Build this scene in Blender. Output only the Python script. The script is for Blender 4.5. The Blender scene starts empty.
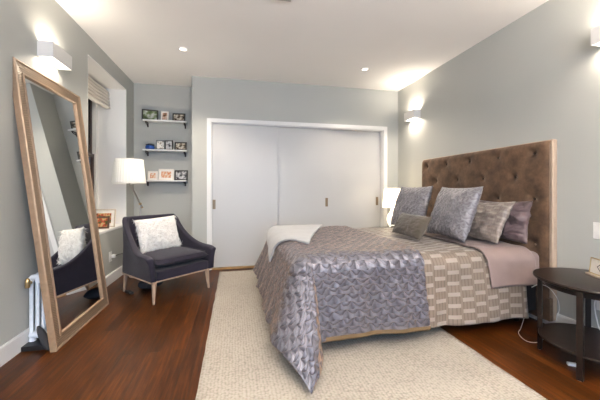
import bpy, bmesh, math, random
from mathutils import Vector, Matrix, noise
R = math.radians
PI = math.pi
random.seed(7)
COL = bpy.context.scene.collection
SC = bpy.context.scene

# ------------------------------------------------------------------ camera
cam_d = bpy.data.cameras.new('camera')
cam = bpy.data.objects.new('camera', cam_d)
COL.objects.link(cam)
cam.location = (0, 0, 1.1)
cam.rotation_euler = (R(90), 0, R(-12.2))
cam_d.sensor_width = 36.0
cam_d.lens = 18.0
cam_d.shift_y = -10 / 600
cam_d.clip_start = 0.02
SC.camera = cam

# ------------------------------------------------------------------ world, lights, exposure
SC.view_settings.view_transform = 'Standard'
SC.view_settings.look = 'None'
SC.view_settings.gamma = 1.0
SC.view_settings.use_curve_mapping = False
SC.view_settings.exposure = 0.66
world = bpy.data.worlds.new('world')
SC.world = world
world.use_nodes = True
world.node_tree.nodes['Background'].inputs[0].default_value = (0.10, 0.13, 0.18, 1)
world.node_tree.nodes['Background'].inputs[1].default_value = 0.6

CEIL = 2.654
XL, XR, YB, YA, YN = -1.44, 2.512, 4.30, 4.77, -2.6
STEPX = -0.574

WARM = (1.0, 0.87, 0.72)
COOL = (0.34, 0.60, 1.0)


def area(name, loc, rot, sx, sy, power, color, spread=180):
    l = bpy.data.lights.new(name, 'AREA')
    l.shape = 'RECTANGLE'
    l.size = sx
    l.size_y = sy
    l.energy = power
    l.color = color
    l.spread = R(spread)
    o = bpy.data.objects.new(name, l)
    COL.objects.link(o)
    o.location = loc
    o.rotation_euler = rot
    return o


# unseen window's daylight behind the camera, guessed from bluish light, added for brightness
area('unseen_window_light', (0.3, YN + 0.03, 1.45), (R(90), 0, 0), 2.6, 1.9, 66, COOL)
# unseen pendant added behind the camera to brighten the ceiling and room
ADDED_PENDANT_DOWN = 8
ADDED_PENDANT_UP = 310
CAN_POWER = 36
SCONCE_UP, SCONCE_DOWN = 2.7, 2.4


# ------------------------------------------------------------------ helpers
def tag(o, label=None, cat=None, group=None, kind=None):
    if label: o['label'] = label
    if cat: o['category'] = cat
    if group: o['group'] = group
    if kind: o['kind'] = kind
    return o


def empty(name, loc=(0, 0, 0), rz=0.0, label=None, cat=None, group=None, kind=None):
    o = bpy.data.objects.new(name, None)
    COL.objects.link(o)
    o.empty_display_size = 0.1
    o.location = loc
    o.rotation_euler = (0, 0, rz)
    return tag(o, label, cat, group, kind)


def copy_tree(o, parent=None):
    c = o.copy()
    COL.objects.link(c)
    c.parent = parent
    for ch in [x for x in bpy.data.objects if x.parent == o]:
        copy_tree(ch, c)
    return c


class MB:
    def __init__(s):
        s.v = []; s.f = []; s.m = []; s.uv = {}

    def add(s, vs, fs, m=0, uvs=None, M=None):
        b = len(s.v)
        for v in vs:
            v = Vector(v)
            if M is not None: v = M @ v
            s.v.append(v)
        for f in fs:
            s.f.append([b + i for i in f]); s.m.append(m)
        if uvs:
            for i, u in enumerate(uvs): s.uv[b + i] = u
        return s

    def box(s, x0, x1, y0, y1, z0, z1, m=0, M=None):
        vs = [(x0, y0, z0), (x1, y0, z0), (x1, y1, z0), (x0, y1, z0), (x0, y0, z1), (x1, y0, z1), (x1, y1, z1), (x0, y1, z1)]
        fs = [(0, 3, 2, 1), (4, 5, 6, 7), (0, 1, 5, 4), (1, 2, 6, 5), (2, 3, 7, 6), (3, 0, 4, 7)]
        return s.add(vs, fs, m, M=M)

    def lathe(s, prof, n=32, c=(0, 0, 0), m=0, cap=True, M=None, ripple=None):
        vs = []; fs = []
        for (r, z) in prof:
            for k in range(n):
                a = 2 * PI * k / n
                rr = r * (1 + (ripple[1] * math.cos(a * ripple[0]) if ripple else 0))
                vs.append((c[0] + rr * math.cos(a), c[1] + rr * math.sin(a), c[2] + z))
        for i in range(len(prof) - 1):
            for k in range(n):
                k2 = (k + 1) % n
                fs.append((i * n + k, i * n + k2, (i + 1) * n + k2, (i + 1) * n + k))
        if cap:
            fs.append(tuple(reversed(range(n))))
            fs.append(tuple((len(prof) - 1) * n + k for k in range(n)))
        return s.add(vs, fs, m, M=M)

    def tube(s, pts, r, n=10, m=0):
        pts = [Vector(p) for p in pts]
        rs = r if isinstance(r, (list, tuple)) else [r] * len(pts)
        vs = []; fs = []
        prev = None
        for i, p in enumerate(pts):
            if i == 0: t = pts[1] - p
            elif i == len(pts) - 1: t = p - pts[i - 1]
            else: t = (pts[i + 1] - p).normalized() + (p - pts[i - 1]).normalized()
            t.normalize()
            if prev is None:
                a = Vector((0, 0, 1)) if abs(t.z) < .9 else Vector((1, 0, 0))
                u = t.cross(a).normalized()
            else:
                u = (prev - t * prev.dot(t)).normalized()
            prev = u
            w = t.cross(u)
            for k in range(n):
                a = 2 * PI * k / n
                vs.append(p + rs[i] * (math.cos(a) * u + math.sin(a) * w))
        for i in range(len(pts) - 1):
            for k in range(n):
                k2 = (k + 1) % n
                fs.append((i * n + k, i * n + k2, (i + 1) * n + k2, (i + 1) * n + k))
        fs.append(tuple(reversed(range(n))))
        fs.append(tuple((len(pts) - 1) * n + k for k in range(n)))
        return s.add(vs, fs, m)

    def grid(s, nu, nv, fn, m=0, uvfn=None, closed_u=False):
        vs = [fn(i / (nu - 1) if not closed_u else i / nu, j / (nv - 1)) for i in range(nu) for j in range(nv)]
        uvs = None
        if uvfn: uvs = [uvfn(i / (nu - 1), j / (nv - 1)) for i in range(nu) for j in range(nv)]
        fs = []
        for i in range(nu if closed_u else nu - 1):
            i2 = (i + 1) % nu
            for j in range(nv - 1):
                fs.append((i * nv + j, i2 * nv + j, i2 * nv + j + 1, i * nv + j + 1))
        return s.add(vs, fs, m, uvs)

    def build(s, name, mats, parent=None, smooth=None, bevel=0, seg=2, loc=None, rot=None, kind=None, weld=False, sub=0, flip=False):
        me = bpy.data.meshes.new(name)
        me.from_pydata([tuple(v) for v in s.v], [], s.f)
        if not isinstance(mats, (list, tuple)): mats = [mats]
        for mt in mats: me.materials.append(mt)
        for p, mi in zip(me.polygons, s.m): p.material_index = mi
        if s.uv:
            ul = me.uv_layers.new(name='UVMap')
            for lp in me.loops:
                ul.data[lp.index].uv = s.uv.get(lp.vertex_index, (0, 0))
        bm = bmesh.new(); bm.from_mesh(me)
        if weld: bmesh.ops.remove_doubles(bm, verts=bm.verts, dist=1e-5)
        bmesh.ops.recalc_face_normals(bm, faces=bm.faces)
        if flip: bmesh.ops.reverse_faces(bm, faces=bm.faces)
        bm.to_mesh(me); bm.free()
        if smooth is not None:
            me.shade_smooth()
            me.set_sharp_from_angle(angle=R(smooth))
        o = bpy.data.objects.new(name, me)
        COL.objects.link(o)
        if parent is not None: o.parent = parent
        if loc: o.location = loc
        if rot: o.rotation_euler = rot
        if bevel:
            b = o.modifiers.new('bevel', 'BEVEL'); b.width = bevel; b.segments = seg
            b.limit_method = 'ANGLE'; b.angle_limit = R(40)
            me.shade_smooth(); me.set_sharp_from_angle(angle=R(45))
        if sub:
            m_ = o.modifiers.new('subsurf', 'SUBSURF'); m_.levels = sub; m_.render_levels = sub
        if kind: o['kind'] = kind
        return o


def sstep(a, b, x):
    t = min(1, max(0, (x - a) / (b - a)))
    return t * t * (3 - 2 * t)


# ------------------------------------------------------------------ materials
class NT:
    def __init__(s, name):
        s.mat = bpy.data.materials.new(name); s.mat.use_nodes = True
        s.t = s.mat.node_tree
        s.bsdf = s.t.nodes['Principled BSDF']
        s.out = s.t.nodes['Material Output']

    def n(s, typ, **kw):
        nd = s.t.nodes.new(typ)
        for k, v in kw.items(): setattr(nd, k, v)
        return nd

    def l(s, a, b): s.t.links.new(a, b)

    def coord(s, which='Object', scale=(1, 1, 1), rot=(0, 0, 0)):
        tc = s.n('ShaderNodeTexCoord'); mp = s.n('ShaderNodeMapping')
        mp.inputs['Scale'].default_value = scale
        mp.inputs['Rotation'].default_value = rot
        s.l(tc.outputs[which], mp.inputs[0])
        return mp.outputs[0]

    def noise(s, vec, scale, detail=3, rough=.5):
        nd = s.n('ShaderNodeTexNoise'); nd.inputs['Scale'].default_value = scale
        nd.inputs['Detail'].default_value = detail; nd.inputs['Roughness'].default_value = rough
        if vec is not None: s.l(vec, nd.inputs['Vector'])
        return nd.outputs['Fac']

    def ramp(s, fac, stops):
        nd = s.n('ShaderNodeValToRGB')
        el = nd.color_ramp.elements
        while len(el) < len(stops): el.new(.5)
        for e, (p, c) in zip(el, stops):
            e.position = p; e.color = (*c, 1) if len(c) == 3 else c
        s.l(fac, nd.inputs[0])
        return nd.outputs[0]

    def bump(s, h, strength=.5, dist=.01, prev=None):
        nd = s.n('ShaderNodeBump'); nd.inputs['Strength'].default_value = strength
        nd.inputs['Distance'].default_value = dist
        s.l(h, nd.inputs['Height'])
        if prev is not None: s.l(prev, nd.inputs['Normal'])
        s.l(nd.outputs[0], s.bsdf.inputs['Normal'])
        return nd.outputs[0]

    def math(s, op, a, b=None):
        nd = s.n('ShaderNodeMath', operation=op)
        for i, x in enumerate((a, b)):
            if x is None: continue
            if isinstance(x, (int, float)): nd.inputs[i].default_value = x
            else: s.l(x, nd.inputs[i])
        return nd.outputs[0]

    def mix(s, fac, a, b, mode='MIX'):
        nd = s.n('ShaderNodeMix', data_type='RGBA', blend_type=mode)
        for i, x in ((0, fac), (6, a), (7, b)):
            if isinstance(x, (int, float)): nd.inputs[i].default_value = x
            elif isinstance(x, tuple): nd.inputs[i].default_value = (*x, 1) if len(x) == 3 else x
            else: s.l(x, nd.inputs[i])
        return nd.outputs[2]

    def set(s, **kw):
        for k, v in kw.items():
            k = k.replace('_', ' ')
            i = s.bsdf.inputs[k]
            if isinstance(v, tuple): i.default_value = (*v, 1) if len(v) == 3 else v
            elif isinstance(v, (int, float)): i.default_value = v
            else: s.l(v, i)
        return s


def plain(name, col, rough=.5, metal=0, noise_amt=.06, nscale=20, bump=0, **kw):
    t = NT(name)
    v = t.coord()
    f = t.noise(v, nscale)
    lo = tuple(c * (1 - noise_amt) for c in col); hi = tuple(min(1, c * (1 + noise_amt)) for c in col)
    t.set(Base_Color=t.ramp(f, [(.3, lo), (.7, hi)]), Roughness=rough, Metallic=metal, **kw)
    if bump: t.bump(f, bump, .003)
    return t.mat


def paint(name, col, rough=.6):
    t = NT(name)
    v = t.coord()
    f = t.noise(v, 180, 2); g = t.noise(v, 1.3, 2)
    t.set(Base_Color=t.ramp(g, [(.3, tuple(c * .985 for c in col)), (.7, tuple(min(1, c * 1.015) for c in col))]), Roughness=rough)
    t.bump(f, .06, .001)
    return t.mat


def emit(name, col, strength):
    t = NT(name)
    t.set(Base_Color=(.8, .8, .8), Emission_Color=col, Emission_Strength=strength)
    return t.mat


M = {}
M['wall'] = paint('wall_paint', (.425, .430, .402))
M['ceil'] = paint('ceiling_paint', (.88, .86, .83), .8)
M['white'] = paint('white_paint', (.78, .77, .75), .45)
M['door'] = paint('door_paint', (.50, .497, .49), .35)
M['sconce'] = paint('sconce_plaster', (.74, .72, .69), .6)


def wood_floor():
    t = NT('walnut_floor_planks')
    br = t.n('ShaderNodeTexBrick')
    br.offset = .37; br.offset_frequency = 2
    vec = t.coord('Object', rot=(0, 0, R(90)))
    t.l(vec, br.inputs['Vector'])
    br.inputs['Color1'].default_value = (.0, .0, .0, 1); br.inputs['Color2'].default_value = (1, 1, 1, 1)
    br.inputs['Mortar'].default_value = (.5, .5, .5, 1)
    br.inputs['Scale'].default_value = 1
    br.inputs['Mortar Size'].default_value = .0011; br.inputs['Mortar Smooth'].default_value = .2
    br.inputs['Brick Width'].default_value = 1.1; br.inputs['Row Height'].default_value = .083
    vs = t.coord('Object', scale=(30, 2.2, 1))
    gr = t.noise(vs, 1.6, 6, .6)
    base = t.ramp(gr, [(.28, (.020, .006, .0015)), (.5, (.056, .017, .0035)), (.78, (.135, .046, .010))])
    tone = t.ramp(br.outputs['Color'], [(0, (.60, .55, .5)), (1, (1.3, 1.2, 1.1))])
    c = t.mix(1.0, base, tone, 'MULTIPLY')
    c = t.mix(br.outputs['Fac'], c, (.018, .008, .004))
    t.set(Base_Color=c, Roughness=t.ramp(gr, [(.3, (.30, .30, .30)), (.8, (.42, .42, .42))]), Specular_IOR_Level=.16)
    h = t.math('MULTIPLY', br.outputs['Fac'], -1.0)
    p = t.bump(h, .5, .0015)
    t.bump(gr, .10, .001, p)
    return t.mat


M['floor'] = wood_floor()


def wool_rug():
    t = NT('cream_wool_weave')
    vec = t.coord('Object')
    nz = t.n('ShaderNodeTexNoise'); nz.inputs['Scale'].default_value = 6; t.l(vec, nz.inputs['Vector'])
    wv = t.n('ShaderNodeVectorMath', operation='MULTIPLY_ADD')
    t.l(nz.outputs['Color'], wv.inputs[0]); wv.inputs[1].default_value = (.02, .02, 0); t.l(vec, wv.inputs[2])
    vo = t.n('ShaderNodeTexVoronoi'); vo.inputs['Scale'].default_value = 95; vo.inputs['Randomness'].default_value = .45
    mp = t.n('ShaderNodeMapping'); mp.inputs['Scale'].default_value = (.55, 1, 1); t.l(wv.outputs[0], mp.inputs[0])
    t.l(mp.outputs[0], vo.inputs['Vector'])
    f = vo.outputs['Distance']
    big = t.noise(vec, 3, 2)
    c = t.ramp(f, [(0, (.44, .395, .335)), (.45, (.40, .355, .30)), (.8, (.21, .18, .145))])
    c = t.mix(.25, c, t.ramp(big, [(.3, (.33, .295, .25)), (.7, (.42, .375, .32))]))
    t.set(Base_Color=c, Roughness=.95)
    t.bump(t.math('MULTIPLY', f, -1.0), .8, .008)
    return t.mat


M['rug'] = wool_rug()


def velvet(name, dark, light, rough=.8, sheen=.35, tint=(1, .9, .8)):
    t = NT(name)
    v = t.coord()
    f = t.noise(v, 9, 5, .65)
    t.set(Base_Color=t.ramp(f, [(.3, dark), (.7, light)]), Roughness=rough, Sheen_Weight=sheen, Sheen_Roughness=.4, Sheen_Tint=tint, Specular_IOR_Level=.25)
    t.bump(t.noise(v, 60, 3), .25, .004)
    return t.mat


M['velvet'] = velvet('brown_velvet', (.036, .019, .011), (.150, .088, .052), tint=(.9, .75, .62))
M['velvet_edge'] = velvet('beige_velvet_edge', (.36, .27, .20), (.43, .33, .25))
M['button'] = velvet('velvet_button', (.03, .018, .012), (.05, .03, .02), sheen=.1)


def weave(name, col, scale=320, rough=.85, bump=.35, var=.15, sheen=.2):
    t = NT(name)
    v = t.coord()
    w1 = t.n('ShaderNodeTexVoronoi'); w1.inputs['Scale'].default_value = scale; t.l(v, w1.inputs['Vector'])
    g = t.noise(v, 7, 4)
    c = t.ramp(g, [(.3, tuple(x * (1 - var) for x in col)), (.7, tuple(min(1, x * (1 + var)) for x in col))])
    t.set(Base_Color=c, Roughness=rough, Sheen_Weight=sheen, Specular_IOR_Level=.25)
    t.bump(w1.outputs['Distance'], bump, .002)
    return t.mat


M['chair'] = weave('charcoal_upholstery', (.018, .015, .027), rough=.8, sheen=.10)
M['sheet'] = weave('dusty_mauve_sateen', (.205, .150, .138), rough=.45, bump=.15, var=.06, sheen=.1)
M['lumbar'] = weave('taupe_sateen', (.070, .056, .042), rough=.55, bump=.2)
M['throw'] = weave('ivory_throw', (.40, .40, .405), 200, .9, .3, .03)
M['mattress'] = weave('mattress_ticking', (.205, .150, .138), rough=.8)
M['base'] = weave('dark_base_fabric', (.018, .015, .014), rough=.8, sheen=0)
M['backing'] = plain('rug_backing', (.4, .35, .28), .9)


def quilt_mat(name, lo, hi, nu=13.0, nv=17.0, bstr=1.0, bdist=.012, rough=.36, metal=.3, sheen=.15, tint=(1, 1, 1)):
    """satin embossed with overlapping shell puckers in offset rows"""
    t = NT(name)
    tc = t.n('ShaderNodeTexCoord')
    nz = t.n('ShaderNodeTexNoise'); nz.inputs['Scale'].default_value = 9; nz.inputs['Detail'].default_value = 2
    t.l(tc.outputs['UV'], nz.inputs['Vector'])
    ma = t.n('ShaderNodeVectorMath', operation='MULTIPLY_ADD')
    t.l(nz.outputs['Color'], ma.inputs[0]); ma.inputs[1].default_value = (.07, .06, 0); t.l(tc.outputs['UV'], ma.inputs[2])
    sp = t.n('ShaderNodeSeparateXYZ'); t.l(ma.outputs[0], sp.inputs[0])
    v = t.math('MULTIPLY', sp.outputs[1], nv)
    row = t.math('FLOOR', v)
    fv = t.math('FRACT', v)
    off = t.math('MULTIPLY', t.math('FRACT', t.math('MULTIPLY', row, .5)), 1.0)
    fu = t.math('SUBTRACT', t.math('FRACT', t.math('ADD', t.math('MULTIPLY', sp.outputs[0], nu), off)), .5)
    arch = t.math('COSINE', t.math('MULTIPLY', fu, PI))
    # shell edge is an arc: the ramp of each row restarts below the arch
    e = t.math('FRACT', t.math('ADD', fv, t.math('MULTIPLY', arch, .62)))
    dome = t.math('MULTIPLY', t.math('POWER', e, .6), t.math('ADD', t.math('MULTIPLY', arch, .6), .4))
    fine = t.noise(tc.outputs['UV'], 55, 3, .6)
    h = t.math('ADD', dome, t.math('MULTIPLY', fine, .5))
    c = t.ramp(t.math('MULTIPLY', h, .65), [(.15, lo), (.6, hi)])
    t.set(Base_Color=c, Roughness=rough, Metallic=metal, Sheen_Weight=sheen, Sheen_Roughness=.35, Sheen_Tint=tint)
    t.bump(h, bstr, bdist)
    return t.mat


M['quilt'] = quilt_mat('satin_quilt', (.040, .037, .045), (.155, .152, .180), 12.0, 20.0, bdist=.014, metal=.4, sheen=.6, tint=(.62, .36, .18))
M['quilt_rim'] = plain('quilt_gold_binding', (.12, .075, .032), .5)
M['euro'] = quilt_mat('slate_ruched_satin', (.085, .080, .092), (.20, .19, .21), 16, 24, .9, .009, .42, .1)


def duvet_mat(name, a, b, shine, su=1.0):
    """alternating satin and matte blocks: bars along the bed, fine cross stripes"""
    t = NT(name)
    tc = t.n('ShaderNodeTexCoord')
    sp = t.n('ShaderNodeSeparateXYZ'); t.l(tc.outputs['UV'], sp.inputs[0])
    u, v = sp.outputs[0], sp.outputs[1]
    bx = t.math('FRACT', t.math('MULTIPLY', u, 4.6 * su))      # blocks along the bed
    blk = t.math('GREATER_THAN', bx, .5)
    by = t.math('FRACT', t.math('ADD', t.math('MULTIPLY', v, 12.5 * su), t.math('MULTIPLY', blk, .5)))
    bar = t.math('MULTIPLY', t.math('LESS_THAN', by, .34), t.math('LESS_THAN', t.math('FRACT', t.math('MULTIPLY', u, 9.2 * su)), .84))
    st = t.math('GREATER_THAN', t.math('FRACT', t.math('MULTIPLY', u, 36 * su)), .70)
    fine = t.math('MULTIPLY', st, t.math('SUBTRACT', 1.0, bar))
    c = t.mix(bar, a, shine)
    c = t.mix(t.math('MULTIPLY', fine, .9), c, b)
    rg = t.math('SUBTRACT', .55, t.math('MULTIPLY', bar, .22))
    g = t.noise(tc.outputs['UV'], 9, 4)
    c = t.mix(t.math('MULTIPLY', g, .45), c, a)
    t.set(Base_Color=c, Roughness=rg, Sheen_Weight=.15, Metallic=t.math('MULTIPLY', bar, .15))
    p = t.bump(g, .5, .02)
    t.bump(bar, .4, .002, p)
    return t.mat


M['duvet'] = duvet_mat('banded_satin_duvet', (.165, .125, .095), (.085, .062, .048), (.33, .29, .255))
M['sham'] = duvet_mat('banded_satin_sham', (.15, .118, .10), (.10, .08, .072), (.24, .205, .185), 1.5)
M['sham2'] = weave('mauve_brown_sateen', (.10, .070, .074), rough=.42, bump=.15, var=.12, sheen=.1)


def fur_mat():
    t = NT('white_fur')
    f = t.noise(t.coord(), 30, 3)
    t.set(Base_Color=t.ramp(f, [(.3, (.78, .74, .68)), (.7, (.90, .87, .82))]), Roughness=.9, Sheen_Weight=.3)
    return t.mat


M['fur'] = fur_mat()


def lightwood():
    t = NT('limed_wood')
    v = t.coord('Object', scale=(60, 60, 5))
    f = t.noise(v, 1.5, 4)
    t.set(Base_Color=t.ramp(f, [(.3, (.30, .20, .13)), (.7, (.46, .33, .24))]), Roughness=.5)
    return t.mat


M['legwood'] = lightwood()


def frame_ribbed():
    t = NT('ribbed_champagne_frame')
    tc = t.n('ShaderNodeTexCoord')
    sp = t.n('ShaderNodeSeparateXYZ'); t.l(tc.outputs['UV'], sp.inputs[0])
    w = t.math('SINE', t.math('MULTIPLY', sp.outputs[0], 2 * PI * 85))
    w2 = t.math('SINE', t.math('MULTIPLY', sp.outputs[1], 2 * PI * 70))
    h = t.math('MULTIPLY', t.math('ADD', w, t.math('MULTIPLY', w2, .7)), .5)
    c = t.ramp(t.math('ADD', t.math('MULTIPLY', h, .4), .5), [(.1, (.13, .085, .055)), (.9, (.34, .245, .165))])
    t.set(Base_Color=c, Roughness=.42, Metallic=.35)
    t.bump(h, .7, .002)
    return t.mat


M['rib'] = frame_ribbed()
M['mould'] = plain('champagne_moulding', (.31, .21, .135), .42, .3, .12, 30)
M['mirror'] = plain('mirror_silver', (.86, .88, .88), .015, 1.0, 0.0)
M['dark_back'] = plain('dark_backing', (.02, .018, .016), .7)
M['espresso'] = plain('espresso_wood', (.012, .007, .005), .32, 0, .3, 14, Specular_IOR_Level=.25)
M['espresso_edge'] = plain('worn_edge', (.16, .13, .10), .5)
M['black'] = plain('black_plastic', (.012, .012, .013), .4)
M['black_fabric'] = plain('black_cloth', (.03, .03, .034), .9, bump=.3)
M['bracket'] = plain('dark_iron', (.05, .035, .03), .5, .5)
M['brass'] = plain('aged_brass', (.55, .38, .18), .3, 1.0)
M['gold'] = plain('gold_frame', (.50, .38, .20), .35, .6)
M['nickel'] = plain('satin_nickel', (.55, .53, .50), .3, 1.0)
M['pull'] = plain('bronze_pull', (.22, .16, .10), .4, .5)
M['plastic'] = plain('white_plastic', (.80, .79, .76), .35)
M['radiator'] = plain('radiator_enamel', (.84, .87, .92), .3)
M['trackwood'] = plain('oak_track', (.38, .22, .09), .4, 0, .2, 8)
M['mat_white'] = plain('white_mount', (.80, .77, .72), .7)
M['wood_frame'] = plain('brown_frame_wood', (.09, .04, .02), .4, 0, .3, 40)
M['beige_frame'] = plain('beige_frame_wood', (.50, .42, .33), .5, 0, .15, 40)
M['black_frame'] = plain('black_frame_wood', (.015, .012, .01), .35)
M['white_frame'] = plain('white_frame_wood', (.75, .70, .63), .45)
M['blue'] = plain('blue_ceramic', (.02, .09, .36), .3, 0, .5, 25)
M['can_trim'] = plain('can_trim_white', (.82, .80, .78), .4)
M['can_glow'] = emit('can_lamp', (1, .88, .72), 2.5)
M['sconce_glow'] = emit('sconce_diffuser', (1, .92, .78), 4)
M['pendant_fill_glow'] = emit('added_pendant_glow', (1, .88, .72), 4)  # glow of the added pendant behind the camera


def photo_mat(name, cols, scale):
    t = NT(name)
    v = t.coord('Object')
    f = t.n('ShaderNodeTexNoise'); f.inputs['Scale'].default_value = scale; f.inputs['Detail'].default_value = 2
    t.l(v, f.inputs['Vector'])
    st = [(.36 + .30 * i / (len(cols) - 1), c) for i, c in enumerate(cols)]
    t.set(Base_Color=t.ramp(f.outputs['Fac'], st), Roughness=.25)
    return t.mat


PH = {
    'land': photo_mat('landscape_photo', [(.06, .09, .03), (.20, .25, .14), (.5, .52, .48), (.75, .75, .72)], 13),
    'port': photo_mat('portrait_photo', [(.08, .05, .03), (.45, .25, .16), (.65, .5, .4), (.12, .14, .2)], 18),
    'grp': photo_mat('group_photo', [(.05, .04, .03), (.30, .24, .18), (.62, .58, .48), (.22, .2, .16)], 22),
    'red': photo_mat('warm_photo', [(.7, .62, .5), (.62, .20, .08), (.75, .6, .45), (.35, .08, .04)], 18),
    'bw': photo_mat('grey_photo', [(.05, .05, .06), (.3, .3, .31), (.62, .62, .62), (.15, .15, .17)], 21),
    'flower': photo_mat('flower_photo', [(.08, .1, .03), (.5, .08, .05), (.6, .45, .2), (.15, .2, .08)], 20),
}


def shade_mat(name, col, em=0.0, trans=.5):
    t = NT(name)
    tr = t.n('ShaderNodeBsdfTranslucent'); tr.inputs[0].default_value = (*col, 1)
    mx = t.n('ShaderNodeMixShader'); mx.inputs[0].default_value = trans
    f = t.noise(t.coord(), 60)
    t.set(Base_Color=t.ramp(f, [(.3, tuple(x * .97 for x in col)), (.7, col)]), Roughness=.8, Emission_Color=(1, .88, .68), Emission_Strength=em)
    t.l(t.bsdf.outputs[0], mx.inputs[1]); t.l(tr.outputs[0], mx.inputs[2])
    t.l(mx.outputs[0], t.out.inputs[0])
    return t.mat


M['shade'] = shade_mat('ivory_pleated_shade', (.88, .87, .82), 0, .12)
M['shade_lit'] = shade_mat('lit_lamp_shade', (.9, .85, .75), 2.2, .4)
M['blind'] = weave('linen_blind', (.75, .70, .62), 200, .9, .3, .08)


def glass_mat():
    t = NT('window_glass')
    t.set(Base_Color=(.9, .95, .95), Roughness=.02, Transmission_Weight=1.0, IOR=1.02)
    return t.mat


M['glass'] = glass_mat()
M['sash'] = plain('dark_sash', (.05, .03, .022), .4)
M['outside'] = plain('brick_outside', (.10, .06, .045), .9, 0, .4, 9)

# ------------------------------------------------------------------ structure: shell
T = 0.12
MB().box(XL - .8, XR + T, YN - T, YA + T, -.1, 0).build('floor', M['floor'], kind='structure')
MB().box(XL - .8, XR + T, YN - T, YA + T, CEIL, CEIL + .1).build('ceiling', M['ceil'], kind='structure')

# left wall with the deep window recess
RY0, RY1, RZ0, RZ1, RX = 3.38, 4.47, .645, 2.46, -1.80
w = MB()
XO = XL - .42
w.box(XO, XL, YN - T, RY0, 0, CEIL)
w.box(XO, XL, RY1, YA + T, 0, CEIL)
w.box(XO, XL, RY0, RY1, 0, RZ0 - .03)
w.box(XO, XL, RY0, RY1, RZ1, CEIL)
w.build('wall_left', M['wall'], kind='structure')
# plastered white reveals of the recess
w = MB()
w.box(RX, XL - .001, RY0, RY0 + .008, RZ0, RZ1)
w.box(RX, XL - .001, RY1 - .008, RY1, RZ0, RZ1)
w.box(RX, XL - .001, RY0 + .008, RY1 - .008, RZ1 - .008, RZ1)
w.build('trim_1', M['white'], kind='structure')
MB().box(RX - .02, XL + .006, RY0, RY1, RZ0 - .03, RZ0).build('trim_2', M['white'], kind='structure', bevel=.003)

# right wall
MB().box(XR, XR + T, YN - T, YA + T, 0, CEIL).build('wall_right', M['wall'], kind='structure')
# back wall with the closet opening
CX0, CX1, CZ = -.322, 2.262, 2.03
w = MB()
w.box(STEPX, CX0, YB, YB + .12, 0, CEIL)
w.box(CX1, XR, YB, YB + .12, 0, CEIL)
w.box(CX0, CX1, YB, YB + .12, CZ, CEIL)
w.box(STEPX, STEPX + .1, YB + .12, YA, 0, CEIL)
w.build('wall_back', M['wall'], kind='structure')
MB().box(XO, XR + T, YA, YA + T, 0, CEIL).build('wall_alcove', M['wall'], kind='structure')
# near wall, behind the camera; its wide window is unseen, added for light
w = MB()
WX0, WX1, WZ0, WZ1 = -1.05, 1.65, .45, 2.42
w.box(XL, WX0, YN - T, YN, 0, CEIL); w.box(WX1, XR, YN - T, YN, 0, CEIL)
w.box(WX0, WX1, YN - T, YN, 0, WZ0); w.box(WX0, WX1, YN - T, YN, WZ1, CEIL)
w.build('wall_near', M['wall'], kind='structure')
wn = empty('window_2', (.3, YN, WZ0), kind='structure')
f = MB()
for x0, x1 in ((-1.35, -1.29), (-.03, .03), (1.29, 1.35)): f.box(x0, x1, -.09, -.04, 0, 1.97)
f.box(-1.35, 1.35, -.09, -.04, 0, .06); f.box(-1.35, 1.35, -.09, -.04, 1.91, 1.97)
f.build('window_frame', M['white'], wn)
MB().box(-1.3, 1.3, -.075, -.065, .05, 1.92).build('pane', M['glass'], wn)

# baseboards
BH = .11


def board(name, x0, x1, y0, y1):
    MB().box(x0, x1, y0, y1, 0, BH).box(x0 + (.004 if x1 - x0 < .05 and x0 > 0 else 0), x1 - (.004 if x1 - x0 < .05 and x0 < 0 else 0), y0, y1, BH, BH + .008).build(name, M['white'], kind='structure')


board('baseboard_left', XL, XL + .016, YN, YA)
board('baseboard_right', XR - .016, XR, YN, YB)
board('baseboard_alcove', XL + .016, STEPX, YA - .016, YA)
board('baseboard_back', STEPX, CX0 - .056, YB - .016, YB)
board('baseboard_corner', CX1 + .061, XR - .016, YB - .016, YB)

# closet casing
w = MB()
cw = .056
w.box(CX0 - cw, CX0, YB - .02, YB, 0, CZ + cw)
w.box(CX1, CX1 + cw, YB - .02, YB, 0, CZ + cw)
w.box(CX0, CX1, YB - .02, YB, CZ, CZ + cw)
w.box(CX0 - .0, CX0 + .012, YB, YB + .12, 0, CZ)
w.box(CX1 - .012, CX1, YB, YB + .12, 0, CZ)
w.box(CX0 + .012, CX1 - .012, YB, YB + .12, CZ - .012, CZ)
w.build('trim_3', M['white'], kind='structure', bevel=.002)
MB().box(CX0 + .012, CX1 - .012, YB - .02, YB + .12, 0, .022).build('trim_4', M['trackwood'], kind='structure')


def closet_door(n, x0, x1, y, px, z):
    root = empty('door_%d' % n, ((x0 + x1) / 2, y, .026), kind='structure')
    hw = (x1 - x0) / 2
    MB().box(-hw, hw, -.014, .014, 0, CZ - .04).build('door_panel', M['door'], root, bevel=.002)
    hx = px - (x0 + x1) / 2
    h = MB().box(hx - .020, hx + .020, -.0165, -.014, z - .065, z + .065)
    h.build('door_handle', M['pull'], root)
    MB().box(hx - .012, hx + .012, -.0175, -.0165, z - .055, z + .055).build('finger_recess', M['pull'], root)


closet_door(1, CX0 + .014, .60, YB + .022, -.285, .875)
closet_door(2, .56, 1.42, YB + .056, 1.35, .89)
closet_door(3, 1.385, CX1 - .014, YB + .09, 2.19, .90)
# raised edge of the third door, its caught light put in as whiter paint
MB().box(1.375, 1.385, YB + .072, YB + .10, .03, CZ - .02).build('trim_5', M['white'], kind='structure')

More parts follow.
